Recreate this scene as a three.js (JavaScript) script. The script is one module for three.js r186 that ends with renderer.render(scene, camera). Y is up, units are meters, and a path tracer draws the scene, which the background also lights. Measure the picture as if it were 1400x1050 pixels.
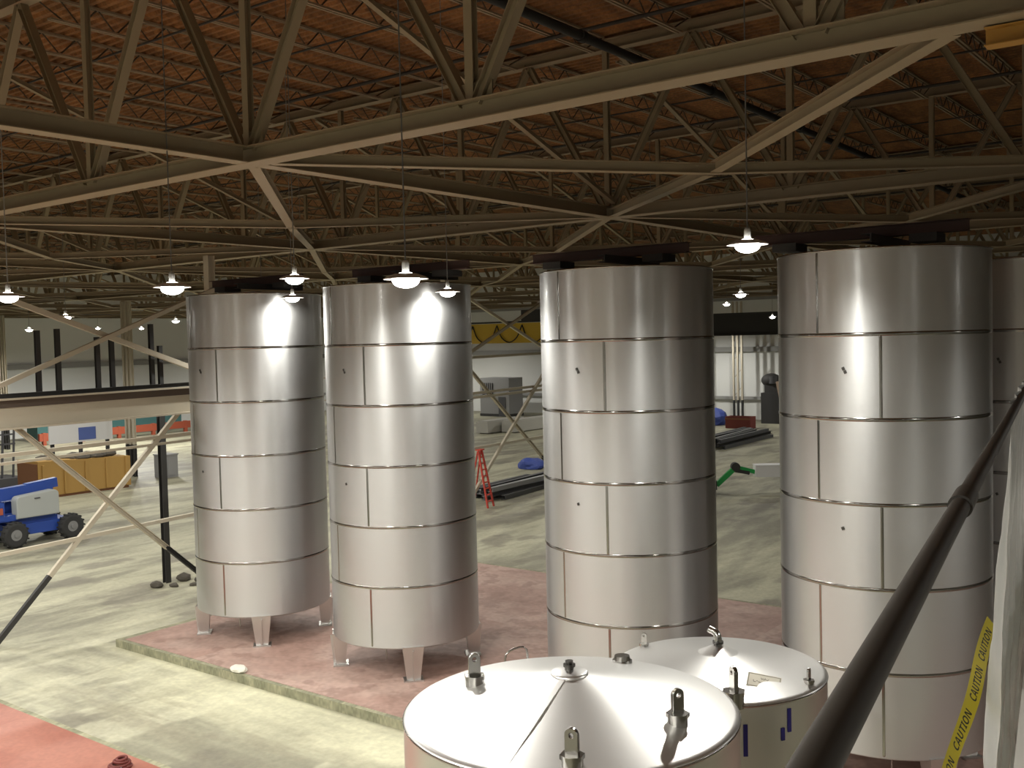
import * as THREE from 'three';
import { mergeGeometries } from 'three/addons/utils/BufferGeometryUtils.js';
import { RectAreaLightUniformsLib } from 'three/addons/lights/RectAreaLightUniformsLib.js';

// ---------------------------------------------------------------- camera, light, exposure
// building axes: x runs along the roof trusses, -z along the bar joists, y up; the camera stands at x = z = 0
const scene = new THREE.Scene();
scene.background = new THREE.Color(0x000000);
const CAMY = 8.78;
const camera = new THREE.PerspectiveCamera(2 * Math.atan(525 / 1400) * 180 / Math.PI, 4 / 3, 0.05, 400);
camera.matrixAutoUpdate = true;
{
  const m = new THREE.Matrix4().makeBasis(new THREE.Vector3(0.79351, -0.02399, -0.60808), new THREE.Vector3(-0.00748, 0.99876, -0.04916), new THREE.Vector3(0.60851, 0.04355, 0.79235));
  camera.quaternion.setFromRotationMatrix(m);
  camera.position.set(0, CAMY, 0);
}
scene.add(camera);
const renderer = new THREE.WebGLRenderer({ antialias: true });
renderer.toneMapping = THREE.LinearToneMapping;
renderer.toneMappingExposure = 1.3;
renderer.shadowMap.enabled = true;
RectAreaLightUniformsLib.init();
const LAMP_CD = 46, LAMP_GLOW = 14;            // candela of a lamp's beam; glow of its glass
const LAMP_COLOR = new THREE.Color().setRGB(1.0, 0.975, 0.90);

// ---------------------------------------------------------------- helpers
let seed = 7;
const rnd = () => { seed = (seed * 1664525 + 1013904223) % 4294967296; return seed / 4294967296; };
const rr = (a, b) => a + (b - a) * rnd();
const taken = new Map();
function numbered(n) { const k = taken.get(n) || 0; taken.set(n, k + 1); return k ? `${n}_${String(k).padStart(3, '0')}` : n; }
const V = (u, y, v) => new THREE.Vector3(u, y, -v);           // plan coordinates (u, v) and height
function tag(o, label, category, group) { o.userData.label = label; o.userData.category = category; if (group) o.userData.group = group; return o; }
function thing(name, label, category, pos = [0, 0, 0], turn = 0, group) {
  const g = new THREE.Group(); g.name = numbered(name); g.position.copy(V(...pos)); g.rotation.y = turn; scene.add(g);
  return tag(g, label, category, group);
}
function mesh(name, geo, mat, parent) { const m = new THREE.Mesh(geo, mat); m.name = name; m.castShadow = m.receiveShadow = true; if (parent) parent.add(m); return m; }
function top(name, geo, mat, label, category, group) { const m = mesh(numbered(name), geo, mat, scene); return tag(m, label, category, group); }
function struct(name, geo, mat) { const m = mesh(name, geo, mat, scene); m.userData.kind = 'structure'; return m; }
function copyOf(src, label) { const c = src.clone(); c.name = numbered(src.name.replace(/_\d{3}$/, '')); c.userData = { ...src.userData }; if (label) c.userData.label = label; scene.add(c); return c; }
const box = (w, h, d, x = 0, y = 0, z = 0) => new THREE.BoxGeometry(w, h, d).translate(x, y, z);
function cyl(r0, r1, h, seg = 20, x = 0, y = 0, z = 0, open = false) { return new THREE.CylinderGeometry(r1, r0, h, seg, 1, open).translate(x, y + h / 2, z); }
const merge = (a) => mergeGeometries(a.map((g) => (g.index ? g.toNonIndexed() : g)), false);
function tube(pts, r, seg = 24, rad = 8) { return new THREE.TubeGeometry(new THREE.CatmullRomCurve3(pts.map((p) => new THREE.Vector3(...p)), false, 'centripetal'), seg, r, rad); }
function rod(a, b, r, rad = 6) { // straight round bar between two points
  const A = new THREE.Vector3(...a), B = new THREE.Vector3(...b), d = B.clone().sub(A);
  const g = new THREE.CylinderGeometry(r, r, d.length(), rad); g.translate(0, d.length() / 2, 0);
  g.applyQuaternion(new THREE.Quaternion().setFromUnitVectors(new THREE.Vector3(0, 1, 0), d.normalize())); return g.translate(A.x, A.y, A.z);
}
// rolled sections, one metre long on +x, one metre deep (y) and wide (z); scaled to size by steel()
function section(shape) { const g = new THREE.ExtrudeGeometry(shape, { depth: 1, bevelEnabled: false }); g.rotateY(Math.PI / 2); return g; }
function poly(p) { const s = new THREE.Shape(); p.forEach(([x, y], i) => (i ? s.lineTo(x, y) : s.moveTo(x, y))); s.closePath(); return s; }
function iShape(tf, tw) { return poly([[-.5, -.5], [.5, -.5], [.5, -.5 + tf], [tw, -.5 + tf], [tw, .5 - tf], [.5, .5 - tf], [.5, .5], [-.5, .5], [-.5, .5 - tf], [-tw, .5 - tf], [-tw, -.5 + tf], [-.5, -.5 + tf]]); }
const SEC = {
  I: section(iShape(0.06, 0.03)),
  angle2: section(poly([[-.5, -.5], [.5, -.5], [.5, -.38], [.1, -.38], [.1, .5], [-.1, .5], [-.1, -.38], [-.5, -.38]])),
  square: section(poly([[-.5, -.5], [.5, -.5], [.5, .5], [-.5, .5]])),
  channel: section(poly([[-.5, -.5], [.5, -.5], [.5, -.38], [-.34, -.38], [-.34, .38], [.5, .38], [.5, .5], [-.5, .5]])),
};
function steel(name, sec, a, b, deep, wide, mat, parent) { // a member between two points given as Vector3 in the parent's frame
  const m = mesh(name, SEC[sec], mat, parent), d = b.clone().sub(a), L = d.length(); d.normalize();
  let side = new THREE.Vector3(0, 1, 0); if (Math.abs(d.y) > 0.97) side.set(0, 0, 1);
  const z = d.clone().cross(side).normalize(), y = z.clone().cross(d);
  m.quaternion.setFromRotationMatrix(new THREE.Matrix4().makeBasis(d, y, z)); m.position.copy(a); m.scale.set(L, deep, wide); return m;
}
// value noise, tiling with period n
function noiseGrid(n, s) { let q = s; const r = () => { q = (q * 1664525 + 1013904223) % 4294967296; return q / 4294967296; }; return Float32Array.from({ length: n * n }, r); }
function sampler(n, s) { const g = noiseGrid(n, s); return (x, y) => { const xi = Math.floor(x), yi = Math.floor(y), f = x - xi, h = y - yi, a = f * f * (3 - 2 * f), b = h * h * (3 - 2 * h), w = (i, j) => g[(((j % n) + n) % n) * n + (((i % n) + n) % n)]; return (w(xi, yi) * (1 - a) + w(xi + 1, yi) * a) * (1 - b) + (w(xi, yi + 1) * (1 - a) + w(xi + 1, yi + 1) * a) * b; }; }
const nz = sampler(64, 11), nz2 = sampler(64, 29), nz3 = sampler(128, 41);
const fbm = (x, y) => 0.5 * nz(x, y) + 0.25 * nz2(x * 2 + 3, y * 2) + 0.15 * nz(x * 4, y * 4 + 7) + 0.1 * nz2(x * 8, y * 8);
function texture(w, h, fn, srgb = true) {
  const d = new Uint8Array(w * h * 4);
  for (let j = 0; j < h; j++) for (let i = 0; i < w; i++) { const c = fn(i / w, j / h, i, j), k = (j * w + i) * 4; for (let t = 0; t < 3; t++) d[k + t] = Math.max(0, Math.min(255, Math.round(c[t] * 255))); d[k + 3] = 255; }
  const t = new THREE.DataTexture(d, w, h, THREE.RGBAFormat); t.magFilter = THREE.LinearFilter; t.minFilter = THREE.LinearFilter; t.wrapS = t.wrapT = THREE.RepeatWrapping; if (srgb) t.colorSpace = THREE.SRGBColorSpace; t.needsUpdate = true; return t;
}
const std = (c, rough = 0.8, metal = 0, extra = {}) => new THREE.MeshStandardMaterial({ color: Array.isArray(c) ? new THREE.Color().setRGB(...c) : c, roughness: rough, metalness: metal, ...extra });
const lerp = (a, b, t) => a.map((x, i) => x + (b[i] - x) * t);
const sstep = (a, b, x) => { const t = Math.max(0, Math.min(1, (x - a) / (b - a))); return t * t * (3 - 2 * t); };

// ---------------------------------------------------------------- materials
// floor map: 72 m square, u from -72 to 0, v from -6 to 66; greenish grey power-trowelled slab with long pale and dark drag marks
const FL = 72, FU = -72, FV = -6;
const floorTex = texture(2048, 2048, (s, t) => {
  const u = FU + s * FL, v = FV + t * FL;
  const lanes = sstep(17.4, 16.6, v) * sstep(-31, -27, u), mixed = (a, b) => a + (b - a) * lanes;   // beside the pad the trowel ran along the curb
  const drag = mixed(fbm(u * 0.8 - v * 0.14 + 5, v * 0.17 + u * 0.04), fbm(u * 0.16 + 5, v * 1.1)), blot = fbm(u * 0.62, v * 0.4), fine = nz3(u * 9, v * 9) * 0.5 + nz(u * 23, v * 23) * 0.5, wisp = mixed(fbm(u * 2.1 + v * 0.35 + 40, v * 0.42), fbm(u * 0.45 + 40, v * 2.2));
  let c = lerp([0.52, 0.51, 0.44], [0.69, 0.68, 0.585], sstep(0.3, 0.68, drag * 0.6 + wisp * 0.4));
  c = lerp(c, [0.44, 0.42, 0.375], 0.55 * sstep(0.56, 0.72, blot));
  c = lerp(c, [0.78, 0.77, 0.67], 0.6 * sstep(0.55, 0.7, fbm(u * 0.9 + 31, v * 0.3 + 90)) * sstep(24, 15, v));
  // pale cement dust swept along the foot of the curb, and the darker damp lane beside it
  const dust = sstep(13.6, 15.2, v + (blot - 0.5) * 1.6) * sstep(16.6, 16.2, v) * sstep(-30, -22, u);
  c = lerp(c, [0.84, 0.83, 0.71], 0.75 * dust * (0.55 + 0.6 * wisp));
  const lane = sstep(12.7, 13.3, v + (blot - 0.5)) * sstep(15.2, 14.2, v + (blot - 0.5)) * sstep(-27, -24, u);
  c = lerp(c, [0.50, 0.48, 0.41], 0.5 * lane * sstep(0.35, 0.6, wisp));
  const k = 0.93 + fine * 0.14; return c.map((x) => x * k);
});
floorTex.wrapS = floorTex.wrapT = THREE.MirroredRepeatWrapping;
const floorBump = texture(512, 512, (s, t) => { const x = fbm(s * 16, t * 16) * 0.6 + nz3(s * 128, t * 128) * 0.4; return [x, x, x]; }, false);
const padTex = texture(1024, 1024, (s, t) => {
  const a = fbm(s * 8, t * 8), b = fbm(s * 26 + 9, t * 26), f = nz3(s * 128, t * 128);
  let c = lerp([0.64, 0.52, 0.475], [0.70, 0.595, 0.55], sstep(0.3, 0.7, a)); c = lerp(c, [0.55, 0.44, 0.40], 0.5 * sstep(0.55, 0.7, b)); return c.map((x) => x * (0.95 + 0.1 * f));
});
const redTex = texture(512, 512, (s, t) => { const a = fbm(s * 8, t * 8), f = nz3(s * 128, t * 128); return lerp([0.60, 0.375, 0.315], [0.64, 0.42, 0.355], sstep(0.3, 0.7, a)).map((x) => x * (0.96 + 0.08 * f)); });
const curbTex = texture(512, 256, (s, t) => { const a = fbm(s * 16, t * 8), f = nz3(s * 128, t * 64); return lerp([0.50, 0.50, 0.41], [0.60, 0.59, 0.49], sstep(0.3, 0.7, a)).map((x) => x * (0.9 + 0.2 * f)); });
const deckTex = texture(512, 512, (s, t) => { const a = fbm(s * 16, t * 4), f = nz3(s * 128, t * 128); return lerp([0.48, 0.325, 0.18], [0.60, 0.41, 0.23], sstep(0.3, 0.7, a)).map((x) => x * (0.88 + 0.2 * f)); });
const brushTex = texture(256, 1024, (s, t, i, j) => { const x = 0.5 + (nz3(s * 4, j * 0.6) - 0.5) * 0.6 + (nz3(s * 10 + 50, j * 1.3) - 0.5) * 0.35; return [x, x, x]; }, false);
// brushed sheet: most of the grain is dull, fine lines of it are smooth
const grainTex = texture(64, 2048, (s, t, i, j) => { const x = j % 4 === 0 ? 0.13 + 0.04 * nz3(j * 0.37, s * 3) : 0.55 + 0.05 * nz3(j * 0.41 + 7, s * 5); return [x, x, x]; }, false);
const M = {
  floor: std(0xffffff, 0.62, 0, { map: floorTex, bumpMap: floorBump, bumpScale: 0.004 }),
  pad: std(0xffffff, 0.6, 0, { map: padTex }), red: std(0xffffff, 0.5, 0, { map: redTex }), curb: std(0xffffff, 0.85, 0, { map: curbTex }),
  deck: std(0xffffff, 0.75, 0, { map: deckTex }), wall: std([0.72, 0.73, 0.71], 0.8), wallTrim: std([0.30, 0.30, 0.29], 0.8),
  steel: std([0.31, 0.245, 0.152], 0.65), joist: std([0.31, 0.235, 0.15], 0.7), shadedWebBar: std([0.10, 0.075, 0.05], 0.75), bridging: std([0.05, 0.045, 0.04], 0.8), black: std([0.018, 0.018, 0.018], 0.6),  // web bars: same steel as the joists, darkened to stand for their shaded sides
  frame: std([0.52, 0.47, 0.37], 0.7), boot: std([0.035, 0.034, 0.033], 0.7), oxide: std([0.055, 0.024, 0.018], 0.7), orange: std([0.42, 0.22, 0.04], 0.6),
  tank: new THREE.MeshPhysicalMaterial({ color: new THREE.Color().setRGB(0.605, 0.61, 0.61), metalness: 1, roughness: 1, roughnessMap: grainTex, anisotropy: 0.62, anisotropyRotation: Math.PI / 2, bumpMap: brushTex, bumpScale: 0.0006 }),
  weld: std([0.36, 0.35, 0.335], 0.13, 1), leg: std([0.60, 0.59, 0.575], 0.38, 1), lidSteel: std([0.76, 0.755, 0.74], 0.38, 1), fitting: std([0.42, 0.41, 0.39], 0.22, 1), darkFitting: std([0.12, 0.115, 0.11], 0.35, 1),
  lampMetal: std([0.62, 0.62, 0.60], 0.4, 0.3), lampGlass: std([1, 1, 1], 0.5, 0, { emissive: LAMP_COLOR, emissiveIntensity: LAMP_GLOW }), rod: std([0.25, 0.24, 0.22], 0.6),
  blue: std([0.02, 0.06, 0.30], 0.45), greyCover: std([0.36, 0.38, 0.37], 0.5), tire: std([0.03, 0.03, 0.03], 0.9), hub: std([0.20, 0.20, 0.20], 0.6),
  ochre: std([0.42, 0.25, 0.07], 0.75), rust: std([0.22, 0.10, 0.05], 0.9), white: std([0.80, 0.80, 0.80], 0.5), blueSign: std([0.10, 0.15, 0.42], 0.6), darkGrey: std([0.07, 0.07, 0.075], 0.7), grey: std([0.26, 0.26, 0.26], 0.7), concrete: std([0.42, 0.41, 0.37], 0.9),
  teal: std([0.06, 0.16, 0.16], 0.7), redPaint: std([0.55, 0.06, 0.04], 0.55), orangeRed: std([0.36, 0.08, 0.04], 0.6), green: std([0.02, 0.32, 0.07], 0.5), yellow: std([0.55, 0.36, 0.03], 0.6), bar: std([0.11, 0.11, 0.11], 0.6, 0.4), tarp: std([0.04, 0.07, 0.30], 0.6),
  rail: std([0.03, 0.024, 0.018], 0.55), plaster: std([0.72, 0.70, 0.62], 0.9), dirt: std([0.09, 0.08, 0.065], 0.95), cable: std([0.02, 0.02, 0.02], 0.7),
};

// ---------------------------------------------------------------- the hall: floor, walls, roof deck
const U0 = -102, U1 = 18, V0 = -14, V1 = 98, DECKY = CAMY + 8.35;
{
  const g = new THREE.BoxGeometry(U1 - U0, 0.3, V1 - V0).translate((U0 + U1) / 2, -0.15, -(V0 + V1) / 2);
  const p = g.attributes.position, uv = g.attributes.uv; for (let i = 0; i < p.count; i++) uv.setXY(i, (p.getX(i) - FU) / FL, (-p.getZ(i) - FV) / FL);
  struct('floor', g, M.floor);
}
M.floor.bumpMap.repeat.set(36, 36);
// profiled sheet: long trapezoid ribs across v (or along a wall), with its own thickness
function ribbed(len, width, pitch, depth) { // sheet in x (ribs along x, length len) and z (0..width), ribs hang to -depth
  const prof = []; for (let k = 0; k * pitch < width - 1e-6; k++) { const a = k * pitch; prof.push([a, 0], [a + pitch * 0.35, 0], [a + pitch * 0.5, -depth], [a + pitch * 0.85, -depth]); } prof.push([width, 0]);
  const pos = [], uv = [], idx = []; let s = 0;
  prof.forEach(([z, y], i) => { if (i) s += Math.hypot(z - prof[i - 1][0], y - prof[i - 1][1]); pos.push(0, y, z, len, y, z); uv.push(0, s / 6, len / 6, s / 6); if (i) { const b = 2 * i; idx.push(b - 2, b, b - 1, b - 1, b, b + 1); } });
  const n = prof.length * 2; pos.push(0, 0.06, 0, len, 0.06, 0, 0, 0.06, width, len, 0.06, width); uv.push(0, 0, 1, 0, 0, 1, 1, 1); idx.push(n, n + 1, n + 2, n + 1, n + 3, n + 2);
  const g = new THREE.BufferGeometry(); g.setAttribute('position', new THREE.Float32BufferAttribute(pos, 3)); g.setAttribute('uv', new THREE.Float32BufferAttribute(uv, 2)); g.setIndex(idx); const h = g.toNonIndexed(); h.computeVertexNormals(); return h;
}
{ const d = struct('ceiling', ribbed(U1 - U0, V1 - V0, 0.3, 0.075), M.deck); d.position.set(U0, DECKY, -V1); }
function wall(name, a, b, mat) { // ribbed metal cladding between plan points, ribs upright, inside face first
  const A = V(a[0], 0, a[1]), B = V(b[0], 0, b[1]), L = A.distanceTo(B), w = struct(name, ribbed(DECKY, L, 0.9, 0.06), mat);
  const dir = B.clone().sub(A).normalize(); const up = new THREE.Vector3(0, 1, 0), n = dir.clone().cross(up);
  w.quaternion.setFromRotationMatrix(new THREE.Matrix4().makeBasis(up, n, dir)); w.position.copy(A); return w;
}
wall('wall_far', [U0, V1], [U1, V1], M.wall); wall('wall_left', [U0, V0], [U0, V1], M.wall);
wall('wall_near', [U1, V0], [U0, V0], M.wall); wall('wall_right', [U1, V1], [U1, V0], M.wall);
[[7.2, 0.5], [12.4, 0.4], [2.2, 0.3]].forEach(([y, h], i) => {
  struct(`trim_${i + 1}`, box(U1 - U0 - 0.6, h, 0.3, (U0 + U1) / 2, y, -V1 + 0.3), M.wallTrim);
  struct(`trim_${i + 4}`, box(0.3, h, V1 - V0 - 1.2, U0 + 0.3, y, -(V0 + V1) / 2), M.wallTrim);
});

// the raised tank pad with its concrete curb, and the red coated slab in front
function uvBox(w, h, d, x, y, z, s) { const g = box(w, h, d, x, y, z), p = g.attributes.position, n = g.attributes.normal, uv = g.attributes.uv; for (let i = 0; i < p.count; i++) { const X = p.getX(i), Y = p.getY(i), Z = p.getZ(i); if (Math.abs(n.getY(i)) > 0.5) uv.setXY(i, X / s, Z / s); else if (Math.abs(n.getX(i)) > 0.5) uv.setXY(i, Z / s, Y / s); else uv.setXY(i, X / s, Y / s); } return g; }
const PADY = 0.23, PU0 = -27.6, PU1 = 4, PV0 = 16.45, PV1 = 30.2;
{
  const pad = thing('tank_pad', 'low raised pad with dusty pink coating and concrete curb under the tall tanks', 'pad');
  mesh('coating', uvBox(PU1 - PU0 - 0.5, PADY, PV1 - PV0 - 0.3, (PU0 + PU1) / 2, PADY / 2, -(PV0 + PV1) / 2, 12), M.pad, pad);
  mesh('curb', uvBox(PU1 - PU0, PADY - 0.006, 0.14, (PU0 + PU1) / 2, PADY / 2 - 0.003, -PV0 - 0.075, 6), M.curb, pad);
  mesh('curb', uvBox(PU1 - PU0, PADY - 0.006, 0.14, (PU0 + PU1) / 2, PADY / 2 - 0.003, -PV1 + 0.075, 6), M.curb, pad);
  mesh('curb', uvBox(0.24, PADY - 0.006, PV1 - PV0 - 0.3, PU0 + 0.125, PADY / 2 - 0.003, -(PV0 + PV1) / 2, 6), M.curb, pad);
  mesh('curb', uvBox(0.24, PADY - 0.006, PV1 - PV0 - 0.3, PU1 - 0.125, PADY / 2 - 0.003, -(PV0 + PV1) / 2, 6), M.curb, pad);
  const red = thing('red_floor_coating', 'bright red coated floor slab with a pale concrete edge strip in front of the pad', 'floor coating');
  mesh('coating', uvBox(42, 0.05, 6, -21, 0.025, -9.05, 8), M.red, red);
  mesh('edge_strip', uvBox(42, 0.035, 0.16, -21, 0.0175, -12.13, 6), M.curb, red);
}

// ---------------------------------------------------------------- roof steel
const B = 12.33, GU = -15.21, GV = 12.15, CHY = CAMY + 3.30, TOPY = CAMY + 7.95, PANEL = 5.3;
const nodesU = []; for (let i = -7; i <= 2; i++) nodesU.push(GU + B * i);
const nodesV = []; for (let j = -1; j <= 6; j++) nodesV.push(GV + B * j);
const CD = 0.31; // depth of the bottom chord
nodesV.forEach((v, j) => {
  const t = thing('roof_truss', j === 1 ? 'long beige steel roof truss with an orange runway beam hung under its bottom chord' : 'long beige steel roof truss with a wide-flange bottom chord and triangular web', 'roof truss', [0, 0, v], 0, 'parallel roof trusses under the metal deck');
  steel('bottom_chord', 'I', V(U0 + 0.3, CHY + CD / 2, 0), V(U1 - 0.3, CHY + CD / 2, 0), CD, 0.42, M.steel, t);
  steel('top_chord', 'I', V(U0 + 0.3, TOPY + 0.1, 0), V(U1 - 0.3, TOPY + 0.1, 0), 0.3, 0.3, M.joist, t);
  for (let k = -16; k <= 6; k++) {
    const u = GU - 0.05 + PANEL * k; if (u < U0 + 4 || u > U1 - 4) continue;
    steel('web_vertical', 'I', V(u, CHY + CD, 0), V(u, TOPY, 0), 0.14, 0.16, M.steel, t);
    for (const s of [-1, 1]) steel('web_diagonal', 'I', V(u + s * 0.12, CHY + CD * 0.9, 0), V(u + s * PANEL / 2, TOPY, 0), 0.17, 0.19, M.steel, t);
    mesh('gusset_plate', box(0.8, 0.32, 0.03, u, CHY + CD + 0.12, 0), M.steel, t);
  }
});
nodesU.filter((u) => u < -10).forEach((u) => {
  const t = thing('tie_beam', 'beige wide-flange tie beam running across the bottom chords of the roof trusses', 'beam', [u, 0, 0], 0, 'tie beams between the roof trusses');
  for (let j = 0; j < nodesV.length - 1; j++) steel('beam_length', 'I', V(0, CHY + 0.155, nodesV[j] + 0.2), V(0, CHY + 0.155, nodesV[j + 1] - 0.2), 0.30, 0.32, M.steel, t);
});
// plan bracing: two braces cross in each bay and hang a little at the crossing
for (let j = 1; j < nodesV.length - 1; j++) for (let i = 0; i < nodesU.length - 2; i++) {
  const u0 = nodesU[i], u1 = nodesU[i + 1], v0 = nodesV[j], v1 = nodesV[j + 1], cu = (u0 + u1) / 2, cv = (v0 + v1) / 2, cy = CHY - 0.09, ey = CHY + 0.11;
  const br = thing('roof_brace', 'slender beige brace laid diagonally across a roof bay at bottom chord level', 'brace', [cu, 0, cv], 0, 'crossed braces in the roof bays');
  const D = new THREE.Vector3(u1 - u0, 0, -(v1 - v0)).multiplyScalar(0.5 - 0.02), C = V(0, cy, 0);
  steel('brace_half', 'I', C.clone(), D.clone().setY(ey), 0.2, 0.22, M.steel, br); steel('brace_half', 'I', C.clone(), D.clone().negate().setY(ey), 0.2, 0.22, M.steel, br);
  const br2 = thing('roof_brace', 'slender beige brace laid diagonally across a roof bay at bottom chord level', 'brace', [cu, 0, cv], 0, 'crossed braces in the roof bays');
  const E2 = new THREE.Vector3(u1 - u0, 0, v1 - v0).multiplyScalar(0.5 - 0.02);
  steel('brace_half', 'I', V(0.16, cy, -0.16), E2.clone().setY(ey), 0.2, 0.22, M.steel, br2); steel('brace_half', 'I', V(-0.16, cy, 0.16), E2.clone().negate().setY(ey), 0.2, 0.22, M.steel, br2);
}
// sway braces standing on edge between neighbouring trusses
for (let j = 1; j < nodesV.length - 1; j++) for (let i = 1; i < nodesU.length - 2; i++) {
  const s = thing('sway_brace', 'thin sloping steel brace from a roof truss top to the next truss', 'brace', [nodesU[i] + 0.25, 0, nodesV[j]], 0, 'sway braces between the roof trusses');
  steel('brace_angle', 'angle2', V(0, TOPY - 0.1, 0.2), V(0, CHY + 0.42, B - 0.2), 0.14, 0.14, M.steel, s);
}
// open-web bar joists with two-angle chords and a bent-bar web
const JB = CAMY + 7.72, JT = DECKY - 0.085, JP = 0.95;
const joistParts = (() => {
  const L = B - 0.3, chord = (y, h) => merge([box(0.045, h, L, -0.045, y, -L / 2), box(0.045, h, L, 0.045, y, -L / 2)]);
  const n = Math.floor((L - 1.2) / JP), web = [], s0 = (L - n * JP) / 2, lo = JB + 0.03, hi = JT - 0.03;
  for (let k = 0; k < n; k++) { const a = -(s0 + k * JP); web.push(rod([0, hi, a], [0, lo, a - JP / 2], 0.022, 4), rod([0, lo, a - JP / 2], [0, hi, a - JP], 0.022, 4)); }
  web.push(rod([0, hi, 0], [0, lo, -s0 - 0.1], 0.022, 4), rod([0, hi, -L], [0, lo, -L + s0 + 0.1], 0.022, 4));
  const Lb = L - 1.0; const bottom = merge([box(0.06, 0.05, Lb, -0.055, JB + 0.025, -L / 2), box(0.06, 0.05, Lb, 0.055, JB + 0.025, -L / 2)]);
  return { top: chord(JT - 0.03, 0.06), bottom, web: merge(web) };
})();
let joist0 = null;
// joists whose bay the photograph looks into: wider ranges of u with growing distance
for (let j = 0; j < nodesV.length - 1; j++) {
  const v = nodesV[j], lo = Math.max(U0 + 2, -26 - 1.35 * (v + B)), hi = Math.min(U1 - 2, j < 1 ? 0 : 4);
  for (let k = -34; k <= 12; k++) {
    const u = GU - 0.05 + (PANEL / 2) * k; if (u < lo || u > hi) continue; if (j > 3 && k % 2) continue;
    let o;
    if (!joist0) { o = joist0 = thing('bar_joist', 'open-web steel bar joist carrying the corrugated roof deck', 'joist', [0, 0, 0], 0, 'bar joists under the roof deck'); mesh('top_chord', joistParts.top, M.joist, o); mesh('bottom_chord', joistParts.bottom, M.joist, o); mesh('web', joistParts.web, M.shadedWebBar, o); } else o = copyOf(joist0);
    o.position.set(u, 0, -(v + 0.15));
  }
}
for (let j = 0; j < 5; j++) for (const f of [0.25, 0.5, 0.78]) {
  const b = top('bridging_bar', rod([U0 + 2, JB - 0.055, 0], [U1 - 2, JB - 0.055, 0], f > 0.7 ? 0.05 : 0.028, 6), M.bridging, f > 0.7 ? 'thick dark conduit crossing under the bar joists near a roof truss' : 'thin dark bridging bar crossing under the bar joists', f > 0.7 ? 'conduit' : 'bridging', f > 0.7 ? 'conduits below the joists' : 'bridging bars below the joists');
  b.position.z = -(nodesV[j] + B * f);
}
{
  const m = thing('sprinkler_main', 'thick black pipe running between the bar joists and the roof trusses', 'pipe', [-12.7, CAMY + 6.95, 2]);
  mesh('pipe', rod([0, 0, 0], [-1.6, 0, -62], 0.11, 16), M.black, m);
  for (let k = 0; k < 8; k++) mesh('coupling', rod([-0.0258 * (4 + 7 * k), 0, -(4 + 7 * k)], [-0.0258 * (4.2 + 7 * k), 0, -(4.2 + 7 * k)], 0.14, 16), M.black, m);
}
{ // painted crane rail bolted under the truss end
  const m = thing('orange_runway_beam', 'short orange painted runway beam hung under the bottom chord of a roof truss', 'beam', [-2.4, CHY - 0.32, 12.3]);
  steel('beam', 'I', V(-0.35, 0.2, 0), V(5, 0.2, 0.2), 0.2, 0.22, M.orange, m);
  mesh('hanger_plate', box(0.25, 0.06, 0.2, 0.3, 0.3, 0), M.orange, m); mesh('hanger_plate', box(0.25, 0.06, 0.2, 4.4, 0.3, -0.2), M.orange, m);
}

// ---------------------------------------------------------------- tall storage tanks
const TR = 1.948, CH = 1.524, TB = 1.10;
function arcShell(r, y0, y1, a0, a1, seg) { // part of a cylinder wall with a little thickness, angles in plan (u, v), uv in metres
  const pos = [], nor = [], uv = [], idx = [];
  for (let i = 0; i <= seg; i++) { const a = a0 + (a1 - a0) * i / seg, c = Math.cos(a), s = -Math.sin(a); pos.push(c * r, y0, s * r, c * r, y1, s * r); nor.push(c, 0, s, c, 0, s); uv.push(a * r / 4, y0 / 4, a * r / 4, y1 / 4); if (i) { const b = 2 * i; idx.push(b - 2, b, b - 1, b - 1, b, b + 1); } }
  const n = pos.length / 3; for (let i = 0; i < n; i++) { const x = pos[3 * i], y = pos[3 * i + 1], z = pos[3 * i + 2], k = (r - 0.008) / r; pos.push(x * k, y, z * k); nor.push(-nor[3 * i], 0, -nor[3 * i + 2]); uv.push(uv[2 * i], uv[2 * i + 1]); }
  for (let i = 1; i <= seg; i++) { const b = n + 2 * i; idx.push(b - 2, b - 1, b, b - 1, b + 1, b); }
  const g = new THREE.BufferGeometry(); g.setAttribute('position', new THREE.Float32BufferAttribute(pos, 3)); g.setAttribute('normal', new THREE.Float32BufferAttribute(nor, 3)); g.setAttribute('uv', new THREE.Float32BufferAttribute(uv, 2)); g.setIndex(idx); return g;
}
function bandGeo(r, y, h, proud) { const p = []; for (let i = 0; i <= 8; i++) { const t = i / 8 * 2 - 1; p.push(new THREE.Vector2(r + proud * (1 - t * t) - 0.001, y + t * h / 2)); } return new THREE.LatheGeometry(p, 128); }
const D2R = Math.PI / 180, SEAM = [-73 * D2R, -107 * D2R];
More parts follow.
